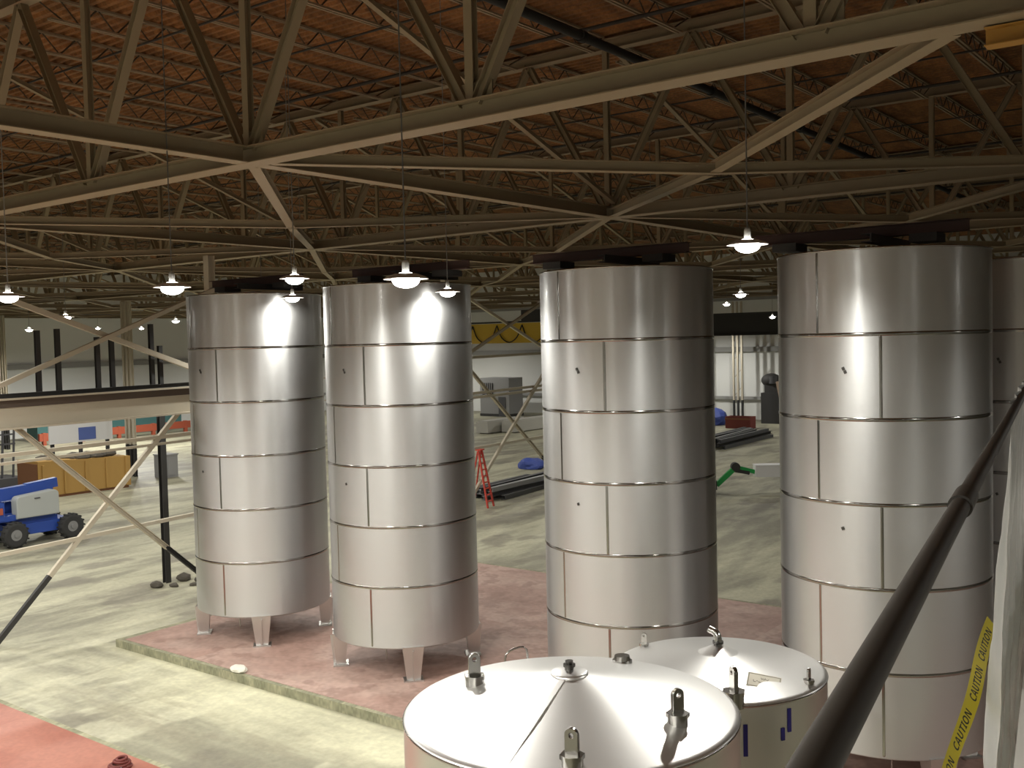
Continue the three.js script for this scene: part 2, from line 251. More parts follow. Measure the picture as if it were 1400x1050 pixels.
function buildTank(label) {
  const t = thing('storage_tank', label, 'tank', [0, 0, 0], 0, undefined);
  for (let k = 0; k < 6; k++) {
    const a = SEAM[(k + 0) % 2 === 0 ? 0 : 1], y0 = TB + k * CH, y1 = y0 + CH;
    mesh('shell_plate', arcShell(TR, y0, y1, a, a + Math.PI, 64), M.tank, t); mesh('shell_plate', arcShell(TR, y0, y1, a + Math.PI, a + 2 * Math.PI, 64), M.tank, t);
    for (const q of [a, a + Math.PI]) { const s = mesh('upright_weld', new THREE.CapsuleGeometry(0.028, CH - 0.1, 2, 10).scale(1, 1, 0.22).rotateY(Math.PI / 2), M.weld, t); s.position.set(Math.cos(q) * (TR - 0.001), y0 + CH / 2, -Math.sin(q) * (TR - 0.001)); s.rotation.y = q; }
    if (k) mesh('ring_weld', bandGeo(TR, y0, 0.075, 0.010), M.weld, t);
  }
  mesh('top_rim', new THREE.TorusGeometry(TR - 0.002, 0.02, 8, 96).rotateX(Math.PI / 2).translate(0, TB + 6 * CH, 0), M.weld, t);
  mesh('roof_cone', new THREE.ConeGeometry(TR - 0.02, 0.16, 64, 1).translate(0, TB + 6 * CH + 0.08, 0), M.tank, t);
  mesh('bottom_head', new THREE.LatheGeometry([[TR - 0.002, 0.02], [TR - 0.02, -0.02], [TR - 0.12, -0.06], [0.3, -0.2], [0.001, -0.22]].map(([x, y]) => new THREE.Vector2(x, TB + y)), 96), M.tank, t);
  mesh('drain_pipe', rod([0.55, TB - 0.1, 1.35], [0.55, TB - 0.42, 1.35], 0.018, 8), M.weld, t);
  for (const a of [-42, 48, 138, 228]) { // tapered channel legs on foot plates
    const leg = mesh('leg', (() => { const w1 = 0.27, w0 = 0.165, h = TB - PADY + 0.02, d1 = 0.2, d0 = 0.12; const f = (w, d, y) => [[-w, y, d], [w, y, d], [w, y, -d], [-w, y, -d]]; const a0 = f(w0, d0, 0), a1 = f(w1, d1, h), ps = []; const quad = (p, q, r, s) => ps.push(...p, ...q, ...r, ...p, ...r, ...s); for (let i = 0; i < 4; i++) quad(a0[i], a0[(i + 1) % 4], a1[(i + 1) % 4], a1[i]); quad(a1[0], a1[1], a1[2], a1[3]); const g = new THREE.BufferGeometry(); g.setAttribute('position', new THREE.Float32BufferAttribute(ps, 3)); g.computeVertexNormals(); g.setAttribute('uv', new THREE.Float32BufferAttribute(new Float32Array(ps.length / 3 * 2), 2)); return g; })(), M.leg, t);
    const q = a * D2R, r = TR - 0.17; leg.position.set(Math.cos(q) * r, PADY, -Math.sin(q) * r); leg.rotation.y = q + Math.PI / 2;
    mesh('foot_plate', box(0.5, 0.04, 0.4, 0, 0.02, 0), M.leg, leg);
    mesh('stiffener', box(0.03, TB - PADY - 0.1, 0.06, 0, (TB - PADY) / 2, 0.16), M.leg, leg).rotation.x = 0.09;
  }
  for (const [a, y] of [[-92, TB + 4.6 * CH], [-91, TB + 4.56 * CH], [-93, TB + 2.7 * CH]]) { const q = a * D2R, c = mesh('shell_clip', box(0.05, 0.06, 0.03), M.darkFitting, t); c.position.set(Math.cos(q) * TR, y, -Math.sin(q) * TR); c.rotation.set(0, q + Math.PI / 2, 0.4); }
  return t;
}
const tankSpots = [[-24.7, 19.65, 'tall stainless steel storage tank on the pad corner beside the empty hall floor'], [-19.02, 19.85, 'tall stainless steel storage tank second along the pad with a lamp glare near its top'], [-12.12, 20.1, 'tall stainless steel storage tank standing behind the two low cone-lidded tanks'], [-6.41, 20.17, 'tall stainless steel storage tank beside the handrail and plastic sheeting'], [-5.0, 25.6, 'tall stainless steel storage tank in the second row behind the others']];
const tank0 = buildTank(tankSpots[0][2]);
tankSpots.forEach(([u, v, label], i) => { const t = i ? copyOf(tank0, label) : tank0; t.position.set(u, 0, -v); });
// dark red lifting beams left across the tank tops
[[-24.6, 19.65, 'far corner tank'], [-18.6, 19.85, 'second tank'], [-12.6, 20.1, 'tank behind the low lidded tanks'], [-6.9, 20.17, 'tank beside the handrail']].forEach(([u, v, which]) => {
  const b = thing('lifting_beam', `dark red steel lifting beam lying across the top of the ${which}`, 'beam', [u, TB + 6 * CH + 0.185, v]);
  steel('beam', 'I', V(-2.1, 0.26, 0), V(2.1, 0.26, 0), 0.22, 0.26, M.oxide, b);
  for (const s of [-1.35, 1.35]) mesh('spacer_block', box(0.5, 0.16, 0.6, s, 0.07, 0), M.boot, b);
  steel('cross_beam', 'channel', V(0.6, 0.06, -1.2), V(0.6, 0.06, 1.2), 0.16, 0.2, M.boot, b);
});

// ---------------------------------------------------------------- high bay lamps
function buildLamp() {
  const t = thing('high_bay_lamp', 'lit high bay lamp', 'lamp', [0, 0, 0]);
  mesh('reflector', new THREE.LatheGeometry([[0.05, 0.10], [0.16, 0.085], [0.27, 0.045], [0.31, 0.02], [0.31, 0.012], [0.27, 0.036], [0.16, 0.072], [0.05, 0.088]].map(([x, y]) => new THREE.Vector2(x, y)), 40), M.lampMetal, t);
  mesh('lamp_glass', new THREE.SphereGeometry(0.19, 28, 16).scale(1, 0.58, 1), M.lampGlass, t);
  mesh('ballast_housing', new THREE.LatheGeometry([[0.001, 0.27], [0.035, 0.27], [0.05, 0.23], [0.05, 0.13], [0.045, 0.09], [0.001, 0.09]].map(([x, y]) => new THREE.Vector2(x, y)), 20), M.lampMetal, t);
  return t;
}
const lampPlan = [
  // seen in the photograph: u, v, height, what it hangs by
  [-20.7, 10.3, CAMY + 1.09, 'lit high bay lamp above the crossed frame braces at the hall side'], [-15.1, 10.3, CAMY + 1.0, 'lit high bay lamp hanging before the pad corner tank'], [-9.7, 10.3, CAMY + 0.845, 'largest lit high bay lamp hanging before the second tank'],
  [-16.7, 14.35, CAMY + 1.365, 'lit high bay lamp between the pad corner tank and the second tank'], [-6.65, 14.62, CAMY + 1.335, 'lit high bay lamp between the two tanks nearest the handrail'],
  [-22.25, 19.02, CAMY + 1.287, 'lit high bay lamp close to the shell of the pad corner tank'], [-16.55, 19.05, CAMY + 1.184, 'lit high bay lamp close to the shell of the second tank'],
];
const farLamps = [[-36.9, 20.5, 1.23], [-50.8, 34.8, 1.5], [-58.8, 30.4, 1.23], [-86.7, 51.2, 1.9], [-81.3, 50.9, 1.7], [-78.7, 50.5, 1.7], [-17, 36.7, 1.5], [-27.85, 58.1, 1.836]];
const addedHiddenLamps = [[-29, 23.4], [-31.8, 27.7], [-34.5, 32], [-29, 32], [-42.9, 36.4], [-20.7, 36.4], [-51.2, 40.8], [-40.1, 40.8], [-34.5, 49.5], [-48.5, 45.1], [-54, 53.8], [-37.4, 53.8], [-56.7, 58.1], [-45, 70], [-30, 70], [-62, 72], [-72, 55], [-89, 88], [-77, 88], [-53, 88], [-46, 90], [-29, 88], [-90.6, 76]];  // unseen lamps added behind the tanks to light the far floor and walls
const sideLamps = [[-18.7, 5.7], [-23.4, 5.7], [-29, 5.7], [-34.5, 5.7], [-4, 1.6], [-9.6, 1.6], [-16.6, 1.6], [-22.0, 1.6], [-26.2, 1.6], [-31.8, 1.6], [-1.2, -2.7], [-6.8, -2.7], [-12.3, -2.7], [-17.9, -2.7], [-4, -7.1], [-15.1, -7.1], [-26.2, 10.3], [-31.8, 10.3], [-37.4, 10.3], [-34.5, 14.7], [-40.1, 14.7], [-45.6, 14.7], [-42.9, 19], [-51, 20], [-62, 24], [-75, 30], [-90, 32], [2.2, 12.6], [6.5, 4], [3.5, 21]];
for (const [u, v, h] of farLamps) lampPlan.push([u, v, CAMY + h, 'small lit high bay lamp hanging far back in the hall', 'lamps far back in the hall', u < -70 ? 5.5 : u < -55 ? 2.5 : 1]);   // power raised to brighten the far wall and the white panel
for (const [u, v] of addedHiddenLamps) lampPlan.push([u, v, CAMY + 1.15, 'added unseen high bay lamp behind the row of tall tanks lighting the far hall', 'added lamps behind the tanks', v > 75 ? 2.5 : 1]);  // power raised at the far end to brighten its wall
for (const [u, v] of sideLamps) lampPlan.push([u, v, CAMY + 1.15, 'lit high bay lamp hanging over the open floor before the pad', 'lamps before the pad']);
const lamp0 = buildLamp();
const rodGeo = new THREE.CylinderGeometry(0.011, 0.011, 1, 6).translate(0, 0.5, 0);
lampPlan.forEach(([u, v, y, label, group, power = 1], i) => {
  const t = i ? copyOf(lamp0, label) : lamp0; t.userData.label = label; if (group) t.userData.group = group; else delete t.userData.group;
  t.position.set(u, y, -v);
  const r = mesh('hanger_rod', rodGeo, M.rod, t); r.position.y = 0.26; r.scale.y = DECKY - 0.07 - y - 0.26;
  const s = new THREE.SpotLight(LAMP_COLOR, LAMP_CD * power, 0, 84 * D2R, 0.35, 2); s.name = 'lamp_beam'; s.position.set(u, y - 0.01, -v); s.target.position.set(u, 0, -v); s.castShadow = true; s.shadow.radius = 5; scene.add(s, s.target);
});

// ---------------------------------------------------------------- low cone-lidded tanks in the foreground
function lug(parent, r, az, y, tilt, k = 1) { // lifting lug: round-topped plate with a hole on a stub
  const g = mesh('lifting_lug', (() => { const s = new THREE.Shape(); s.moveTo(-0.045, 0); s.lineTo(0.045, 0); s.lineTo(0.045, 0.16); s.absarc(0, 0.16, 0.045, 0, Math.PI, false); s.closePath(); const h = new THREE.Path(); h.absarc(0, 0.16, 0.02, 0, Math.PI * 2, true); s.holes.push(h); return new THREE.ExtrudeGeometry(s, { depth: 0.025, bevelEnabled: true, bevelSize: 0.004, bevelThickness: 0.004, bevelSegments: 1, curveSegments: 10 }).translate(0, 0.07, -0.0125); })(), M.fitting, parent);
  const q = az * D2R; g.position.set(Math.cos(q) * r, y, -Math.sin(q) * r); g.rotation.y = q + tilt; g.scale.setScalar(k);
  mesh('stub', merge([cyl(0.075, 0.075, 0.1, 16, 0, -0.02, 0), cyl(0.088, 0.088, 0.03, 6, 0, 0.07, 0)]), M.fitting, g);
}
function coneTank(name, label, pos, R, y, rise, legTop) {
  const t = thing(name, label, 'tank', [pos[0], 0, pos[1]]);
  mesh('shell', new THREE.LatheGeometry([[R - 0.004, legTop], [R - 0.004, y - 0.012], [R - 0.02, y - 0.012], [R - 0.02, legTop]].map(([a, b]) => new THREE.Vector2(a, b)), 96), M.lidSteel, t);
  mesh('cone_lid', new THREE.LatheGeometry([[0.001, y + rise], [0.13, y + rise - 0.012], [R * 0.5, y + rise * 0.53], [R - 0.05, y + 0.035], [R - 0.012, y + 0.016], [R, y], [R, y - 0.02], [R - 0.03, y - 0.02]].map(([a, b]) => new THREE.Vector2(a, b)), 128), M.lidSteel, t);
  mesh('rim_weld', new THREE.TorusGeometry(R, 0.007, 8, 128).rotateX(Math.PI / 2).translate(0, y - 0.004, 0), M.weld, t);
  mesh('bottom_head', new THREE.LatheGeometry([[R - 0.004, legTop], [R * 0.6, legTop - 0.2], [0.001, legTop - 0.3]].map(([a, b]) => new THREE.Vector2(a, b)), 64), M.lidSteel, t);
  for (const a of [20, 110, 200, 290]) { const q = a * D2R, l = mesh('leg', cyl(0.06, 0.06, legTop, 16), M.leg, t); l.position.set(Math.cos(q) * (R - 0.12), 0.05, -Math.sin(q) * (R - 0.12)); mesh('foot_plate', cyl(0.12, 0.12, 0.02, 20), M.leg, l); }
  return t;
}
{
  const R = 1.5, y = CAMY - 3.35, rise = 0.35, t = coneTank('cone_lid_tank', 'wide stainless tank with a shiny shallow cone lid and lifting lugs before the pad', [-5.18, 7.49], R, y, rise, 0.9);
  const seam = (az) => { const q = az * D2R, s = mesh('lid_seam', box(R - 0.16, 0.016, 0.05, R / 2 + 0.06, 0, 0), M.lidSteel, t); s.position.set(0, y + rise + 0.016, 0); s.rotation.set(0, q, 0); s.rotation.order = 'YXZ'; s.rotation.z = -Math.atan2(rise, R); };
  seam(-77);
  mesh('apex_plate', new THREE.LatheGeometry([[0.001, 0.015], [0.15, 0.0], [0.17, -0.02], [0.17, -0.035]].map(([a, b]) => new THREE.Vector2(a, y + rise + b + 0.012)), 40), M.lidSteel, t);
  mesh('vent_fitting', merge([cyl(0.04, 0.04, 0.04, 20, 0, y + rise + 0.01, 0), cyl(0.055, 0.055, 0.022, 20, 0, y + rise + 0.05, 0), cyl(0.032, 0.036, 0.03, 20, 0, y + rise + 0.072, 0)]), M.darkFitting, t);
  for (const [r, az, tw] of [[0.92, -162, 0.5], [1.09, 0, 1.1], [1.33, -55, 1.2]]) lug(t, r, az, y + rise * (1 - r / R) - 0.01, tw, 1.15);
  const c = mesh('nozzle_cap', merge([cyl(0.1, 0.1, 0.05, 6), cyl(0.085, 0.075, 0.04, 16, 0, 0.05, 0)]), M.fitting, t); c.position.set(Math.cos(98 * D2R) * 1.18, y + 0.075, -Math.sin(98 * D2R) * 1.18);
  mesh('side_handle', tube([[-1.3, y - 0.25, -0.86], [-1.46, y - 0.22, -0.95], [-1.46, y + 0.02, -0.95], [-1.34, y + 0.06, -1.12], [-1.26, y - 0.1, -1.05], [-1.2, y - 0.25, -1.0]], 0.012), M.fitting, t);
  mesh('hose_spigot', merge([rod([-1.45, y - 0.28, -0.35], [-1.62, y - 0.28, -0.4], 0.03, 12), rod([-1.6, y - 0.28, -0.39], [-1.65, y - 0.28, -0.405], 0.045, 12)]), M.fitting, t);
}
{
  const R = 1.254, y = CAMY - 4.0, rise = 0.24, t = coneTank('cone_lid_tank', 'narrower stainless tank with a cone lid, paper tag and blue tape beside the handrail', [-5.475, 11.05], R, y, rise, 0.9);
  mesh('apex_reinforcement', new THREE.LatheGeometry([[0.05, 0.05], [0.09, 0.035], [0.2, -0.02], [0.28, -0.05]].map(([a, b]) => new THREE.Vector2(a, y + rise + b)), 40), M.lidSteel, t);
  mesh('elbow_pipe', tube([[0, y + rise + 0.0, 0], [0, y + rise + 0.13, 0], [-0.03, y + rise + 0.19, -0.01], [-0.12, y + rise + 0.22, -0.02]], 0.045, 20, 12), M.fitting, t);
  mesh('clamp', merge([cyl(0.065, 0.065, 0.03, 20, 0, y + rise + 0.07, 0), box(0.03, 0.03, 0.1, 0.02, y + rise + 0.085, 0.07)]), M.darkFitting, t);
  for (const [r, az, tw, k] of [[1.12, 172, 0.5, 0.75], [1.13, -1.5, 1.6, 0.75], [1.19, -56, 0.3, 1.5]]) lug(t, r, az, y + rise * (1 - r / R) - 0.01, tw, k);
  // paper tag with an illegible pen scrawl
  const cv = document.createElement('canvas'); cv.width = 256; cv.height = 128; const x = cv.getContext('2d'); x.fillStyle = '#d8d3c4'; x.fillRect(0, 0, 256, 128); x.strokeStyle = '#8a8577'; x.lineWidth = 7; x.strokeRect(8, 8, 240, 112); x.strokeStyle = '#5c584e'; x.lineWidth = 3;
  for (const [yy, a, b] of [[44, 100, 165], [76, 45, 215]]) { x.beginPath(); for (let s = a; s < b; s += 3) { const h = (nz(s * 0.21, yy) - 0.5) * 22; s === a ? x.moveTo(s, yy + h) : x.lineTo(s, yy + h); } x.stroke(); }
  const tx = new THREE.CanvasTexture(cv); tx.colorSpace = THREE.SRGBColorSpace;
  const tagm = mesh('paper_tag', new THREE.BoxGeometry(0.37, 0.004, 0.33), std(0xffffff, 0.8, 0, { map: tx }), t); const q = -26.9 * D2R, r = 0.837, out = new THREE.Vector3(Math.cos(q), 0, -Math.sin(q)), up = out.clone().multiplyScalar(rise / R).setY(1).normalize(), ax = new THREE.Vector3(Math.cos(0.342), 0, -Math.sin(0.342)); ax.addScaledVector(up, -ax.dot(up)).normalize(); tagm.quaternion.setFromRotationMatrix(new THREE.Matrix4().makeBasis(ax, up, ax.clone().cross(up))); tagm.position.set(out.x * r, y + rise * (1 - r / R) + 0.012, out.z * r);
  const tape = std([0.03, 0.025, 0.22], 0.6);
  for (const [az, y0, y1, tw] of [[-52, -0.2, -0.55, 0.05], [-57, -0.32, -1.0, -0.08], [-32, -0.28, -0.42, 0.7], [-28, -0.08, -0.34, -0.3]]) { const s = mesh('blue_tape', arcShell(R + 0.004, y + y1, y + y0, az * D2R, (az + 2.2) * D2R, 3), tape, t); s.rotation.z = 0; }
}

// ---------------------------------------------------------------- braced crane-runway frame beside the hall floor
function pt(u, v, y) { return V(u, y, v); }
function painted(name, sec, a, b, d, w, parent, bootY = 1.9) { // a member painted black on its lowest stretch
  if (Math.min(a.y, b.y) >= bootY) return steel(name, sec, a, b, d, w, M.frame, parent);
  const lo = a.y < b.y ? a : b, hi = a.y < b.y ? b : a, k = lo.clone().lerp(hi, (bootY - lo.y) / (hi.y - lo.y));
  const m = steel(name, sec, k, hi, d, w, M.frame, parent); steel(name, sec, lo, k, d, w, M.boot, parent); return m;
}
const FRU = -30.6, FK = 30.6 / 33.6;   // the frame was laid out on the plane x = -33.6 and stands FK of the way to it
{
  const f = thing('braced_frame', 'beige steel frame of struts and crossed braces with black painted feet before the blue lift', 'steel frame', [FRU, 0, 0]);
  const P = (v, y) => pt(0, v * FK, CAMY + (y - CAMY) * FK);
  for (const v of [13.0, 24.6]) painted('column', 'I', P(v, 0).setY(0), P(v, 12.3), 0.28, 0.28, f, 2.0);
  steel('strut', 'channel', P(13, 2.05), P(24.6, 2.4), 0.12, 0.12, M.frame, f);
  steel('strut', 'channel', P(13, 5.32), P(24.6, 5.5), 0.12, 0.16, M.frame, f); steel('strut', 'channel', P(13, 5.05), P(24.6, 5.25), 0.08, 0.12, M.frame, f);
  painted('lower_brace', 'channel', P(15.7, 0).setY(0.01), P(23.6, 6.93), 0.15, 0.13, f, 1.8);
  painted('lower_brace', 'channel', P(15.6, 7.25).setX(0.18), P(24.55, 0).setY(0.01).setX(0.18), 0.15, 0.13, f, 2.0);
  steel('upper_brace', 'channel', P(16.2, 10.6).setX(0.3), P(24.5, 7.6).setX(0.3), 0.16, 0.14, M.frame, f);
  steel('upper_brace', 'channel', P(15.6, 7.5).setX(0.45), P(24.5, 11.0).setX(0.45), 0.14, 0.14, M.frame, f);
  const g = thing('runway_girder', 'deep beige plate girder with a painted shade strip below its top flange spanning beside the pad corner tank', 'girder', [FRU + 0.25, 0, 0]);
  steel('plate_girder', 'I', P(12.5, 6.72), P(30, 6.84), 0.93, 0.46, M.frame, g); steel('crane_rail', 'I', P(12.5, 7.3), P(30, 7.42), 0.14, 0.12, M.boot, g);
  steel('shade_strip', 'square', P(12.5, 7.05).setX(0.03), P(30, 7.17).setX(0.03), 0.24, 0.04, std([0.10, 0.075, 0.06], 0.8), g);  // dark strip painted in for the shade below the top flange
  for (const [v, h] of [[17.6, 2.1], [18.3, 2.15], [19.75, 1.85], [20.3, 1.95], [21.9, 2.3], [22.25, 1.5]]) { const p = top('dark_post', SEC.I, M.boot, 'dark steel post standing on the runway girder', 'post', 'dark posts along the runway girder'); p.position.copy(pt(FRU + 0.04, v * FK, CAMY + (7.36 - CAMY) * FK)); p.quaternion.setFromAxisAngle(new THREE.Vector3(0, 0, 1), Math.PI / 2); p.scale.set(h * FK, 0.13, 0.14); }
  const c = top('dark_column', SEC.I, M.boot, 'slim black column on the floor beside the pad corner tank', 'column'); c.position.copy(pt(-33.5, 22.15, 0)); c.quaternion.setFromAxisAngle(new THREE.Vector3(0, 0, 1), Math.PI / 2); c.scale.set(6.3, 0.22, 0.22);
}
{
  const f = thing('braced_frame', 'pale steel frame with two tiers of crossed braces beyond the gap between the middle tanks', 'steel frame', [-34.5, 0, 0]);
  const P = (v, y) => pt(0, v, y);
  for (const v of [39.5, 48.6]) painted('column', 'I', P(v, 0), P(v, 12.0), 0.3, 0.3, f, 2.6);
  for (const [a, b] of [[3.05, 3.15], [5.72, 5.86], [5.95, 6.1], [7.85, 7.95]]) steel('strut', 'channel', P(39.5, a), P(48.6, b), 0.13, 0.13, M.frame, f);
  painted('lower_brace', 'channel', P(40.4, 8.0), P(48.8, 1.0), 0.16, 0.14, f, 2.0); painted('lower_brace', 'channel', P(40.6, 0.2).setX(0.16), P(48.6, 7.6).setX(0.16), 0.16, 0.14, f, 0.5);
  steel('upper_brace', 'channel', P(40.6, 11.3), P(48.6, 8.0), 0.14, 0.14, M.frame, f); steel('upper_brace', 'channel', P(40.6, 7.9).setX(0.16), P(48.6, 11.2).setX(0.16), 0.14, 0.14, M.frame, f);
}
// lattice columns with black feet farther back
function latticeColumn(u, v, label, h = 12, boot = 2.2) {
  const c = thing('lattice_column', label, 'column', [u, 0, v], 0, 'beige columns with black feet');
  for (const s of [-0.45, 0, 0.45]) { painted('upright', 'I', V(s, 0, 0), V(s, h, 0), 0.18, 0.18, c, boot); }
  for (let k = 0; k < 5; k++) steel('lacing_bar', 'square', V(-0.45, 2.6 + k * 1.8, 0.1), V(0.45, 3.6 + k * 1.8, 0.1), 0.06, 0.04, M.frame, c);
}
for (const [u, v] of [[-63.5, 39.6], [-48, 95], [-44.2, 94.5], [-92, 45], [-80, 62]]) latticeColumn(u, v, 'beige lattice column with black painted foot far back in the hall');
{ // far yellow overhead crane seen between the middle tanks
  const c = thing('overhead_crane', 'yellow overhead crane girder with drooping black cables in the gap between the middle tanks', 'crane', [-48, 0, 62]);
  steel('bridge_girder', 'square', V(-16, 9.25, 0), V(12, 9.25, 0), 1.5, 0.8, M.yellow, c);
  steel('trolley', 'square', V(2, 10.5, 0), V(5, 10.5, 0), 0.9, 1.6, M.boot, c); steel('walkway', 'square', V(-16, 10.1, -0.2), V(12, 10.1, -0.2), 0.1, 1.2, M.boot, c);
  for (let k = 0; k < 11; k++) { const x = -15 + k * 2.4; mesh('festoon_cable', tube([[x, 9.85, 0.45], [x + 0.5, 8.9, 0.5], [x + 1.2, 8.55, 0.5], [x + 1.9, 8.9, 0.5], [x + 2.4, 9.85, 0.45]], 0.045, 14, 5), M.cable, c); }
  for (const s of [-16, 12]) { steel('end_truck', 'square', V(s, 8.4, -2), V(s, 8.4, 2), 0.6, 0.6, M.boot, c); steel('support_post', 'I', V(s, 0, 0), V(s, 8.15, 0), 0.4, 0.4, M.frame, c); }
  const d = thing('runway_girder', 'black crane runway girder crossing high behind the gap beside the handrail tank', 'girder', [-34, 0, 80]);
  steel('plate_girder', 'I', V(-14, 9.6, 0), V(16, 9.6, 0), 1.9, 0.5, M.boot, d); for (const s of [-14, 16]) steel('support_post', 'I', V(s, 0, 0), V(s, 8.65, 0), 0.4, 0.4, M.frame, d);
}

// ---------------------------------------------------------------- machines and materials on the floor
function wheel(parent, x, z, r = 0.5, w = 0.36) {
  const t = mesh('wheel', new THREE.LatheGeometry([[0.28, -0.4], [0.75, -0.5], [0.93, -0.42], [1, -0.2], [1, 0.2], [0.93, 0.42], [0.75, 0.5], [0.28, 0.4]].map(([a, b]) => new THREE.Vector2(a * r, b * w)), 28).rotateZ(Math.PI / 2), M.tire, parent); t.position.set(x, r, z);
  const lugs = []; for (let k = 0; k < 16; k++) { const a = k / 16 * Math.PI * 2; const g = box(w * 0.9, 0.05, 0.07).translate(0, r, 0); g.rotateX(a); lugs.push(g); } mesh('tread_blocks', merge(lugs), M.tire, t);
  mesh('hub', merge([cyl(r * 0.5, r * 0.5, w * 0.86, 20, 0, -w * 0.43, 0), cyl(r * 0.18, r * 0.18, w * 1.1, 12, 0, -w * 0.55, 0)]).rotateZ(Math.PI / 2), M.hub, t);
}
{
  const t = thing('boom_lift', 'blue self-propelled boom lift with grey engine cover and four black wheels', 'boom lift', [-46.35, 0, 23.6]);
  for (const x of [-0.95, 0.95]) for (const z of [-1.45, 1.2]) wheel(t, x, z, 0.58, 0.42);
  mesh('chassis', merge([box(1.5, 0.5, 3.0, 0, 0.72, -0.1), box(1.7, 0.22, 0.5, 0, 0.6, -1.45), box(1.7, 0.22, 0.5, 0, 0.6, 1.2), box(1.2, 0.25, 2.2, 0, 1.05, 0.1)]), M.blue, t);
  mesh('turntable', merge([cyl(0.6, 0.6, 0.16, 32, 0, 1.1, 0.3), box(1.6, 0.25, 3.6, 0, 1.32, 1.0)]), M.blue, t);
  const cov = mesh('engine_cover', (() => { const s = new THREE.Shape(); s.moveTo(-0.95, 0); s.lineTo(0.95, 0); s.lineTo(0.95, 0.85); s.quadraticCurveTo(0.95, 1.02, 0.75, 1.04); s.lineTo(-0.8, 0.92); s.quadraticCurveTo(-0.95, 0.9, -0.95, 0.7); s.closePath(); return new THREE.ExtrudeGeometry(s, { depth: 0.45, bevelEnabled: true, bevelSize: 0.04, bevelThickness: 0.04, bevelSegments: 2 }).rotateY(Math.PI / 2); })(), M.greyCover, t); cov.position.set(0.45, 1.3, 0.05);
  mesh('cover_handle', box(0.04, 0.05, 0.25, 0.96, 2.1, 0.1), M.darkGrey, t);
  mesh('counterweight', box(1.7, 0.8, 1.3, 0, 1.65, 2.2), M.blue, t);
  steel('boom', 'square', V(0.1, 2.45, 1.0), V(0.1, 2.2, -4.5), 0.55, 0.4, M.blue, t); steel('boom_section', 'square', V(0.1, 2.5, -0.2), V(0.1, 2.62, 1.25), 0.42, 0.34, M.blue, t);
  mesh('bonnet', box(0.7, 0.5, 1.8, -0.5, 1.7, 0.2), M.blue, t); mesh('decal', box(0.02, 0.3, 0.5, 0.9, 1.7, 1.9), M.orangeRed, t);
}
{
  const t = thing('ochre_bin', 'long ochre steel bin with rusty end and rubble heaped on top', 'bin', [-59.9, 0, 33.6], 0.0);
  mesh('body', (() => { const s = poly([[-3.1, 0.15], [2.9, 0.15], [2.9, 2.0], [-3.1, 2.25]]); return new THREE.ExtrudeGeometry(s, { depth: 2.4, bevelEnabled: false }).translate(0, 0, -1.2).rotateY(Math.PI / 2); })(), M.ochre, t);
  for (let k = 0; k < 5; k++) mesh('rib', box(0.1, 1.8, 0.14, 1.24, 1.1, -2.6 + k * 1.35), M.ochre, t);
  mesh('skid', box(2.2, 0.15, 5.6, 0, 0.075, 0), M.rust, t); mesh('end_plate', box(2.3, 1.9, 0.06, 0, 1.15, 3.12), M.rust, t);
  const heap = []; for (let k = 0; k < 26; k++) { const g = new THREE.IcosahedronGeometry(rr(0.15, 0.42), 0); g.scale(1, 0.6, 1.4); g.translate(rr(-0.9, 0.9), 2.2, rr(-2.4, 2.4)); heap.push(g); } const h = mesh('rubble', merge(heap), M.dirt, t); h.userData.kind = 'stuff';
}
{
  const t = thing('white_machine_panel', 'large white panel with round holes and a blue square standing behind the ochre bin', 'panel', [-66, 0, 37.4]);
  const s = poly([[-2.3, 0], [2.3, 0], [2.3, 2.0], [-2.3, 1.75]]); for (const [x, y] of [[-1.7, 0.35], [-0.85, 0.75], [-0.85, 1.15], [-0.15, 1.45], [1.75, 1.55]]) { const h = new THREE.Path(); h.absarc(x, y, 0.19, 0, 6.283, true); s.holes.push(h); }
  mesh('panel', new THREE.ExtrudeGeometry(s, { depth: 0.1, bevelEnabled: false, curveSegments: 14 }).rotateY(Math.PI / 2).translate(0, 2.5, 0), M.white, t);
  mesh('blue_square', box(0.03, 0.85, 1.25, 0.115, 3.05, -0.4), M.blueSign, t); mesh('back_plate', box(0.1, 1.6, 4.3, -0.12, 3.35, 0), M.boot, t);
  for (const z of [-2.0, 0, 2.0]) steel('stand', 'I', new THREE.Vector3(-0.1, 0, z), new THREE.Vector3(-0.1, 2.6, z), 0.2, 0.2, M.darkGrey, t);
  const p = thing('ochre_press', 'ochre machine frame with black lattice guard left of the white holed panel', 'machine', [-64, 0, 29.8]);
  mesh('side_panel', box(0.4, 4.6, 1.0, 0, 2.3, 1.0), M.ochre, p); mesh('base', box(2.4, 0.9, 4.6, -0.6, 0.45, 0), M.darkGrey, p); mesh('teal_cabinet', box(1.6, 3.9, 1.5, -0.2, 1.95, 3.6), M.teal, p);
  for (let k = 0; k < 4; k++) steel('guard_bar', 'square', V(0.1, 2.4 + k * 0.6, -0.4), V(0.1, 2.4 + k * 0.6, 2.0), 0.1, 0.1, M.darkGrey, p);
  for (let k = 0; k < 4; k++) steel('guard_upright', 'square', V(0.1, 0.8, -0.3 + k * 0.7), V(0.1, 4.4, -0.1 + k * 0.7), 0.1, 0.1, M.darkGrey, p);
}
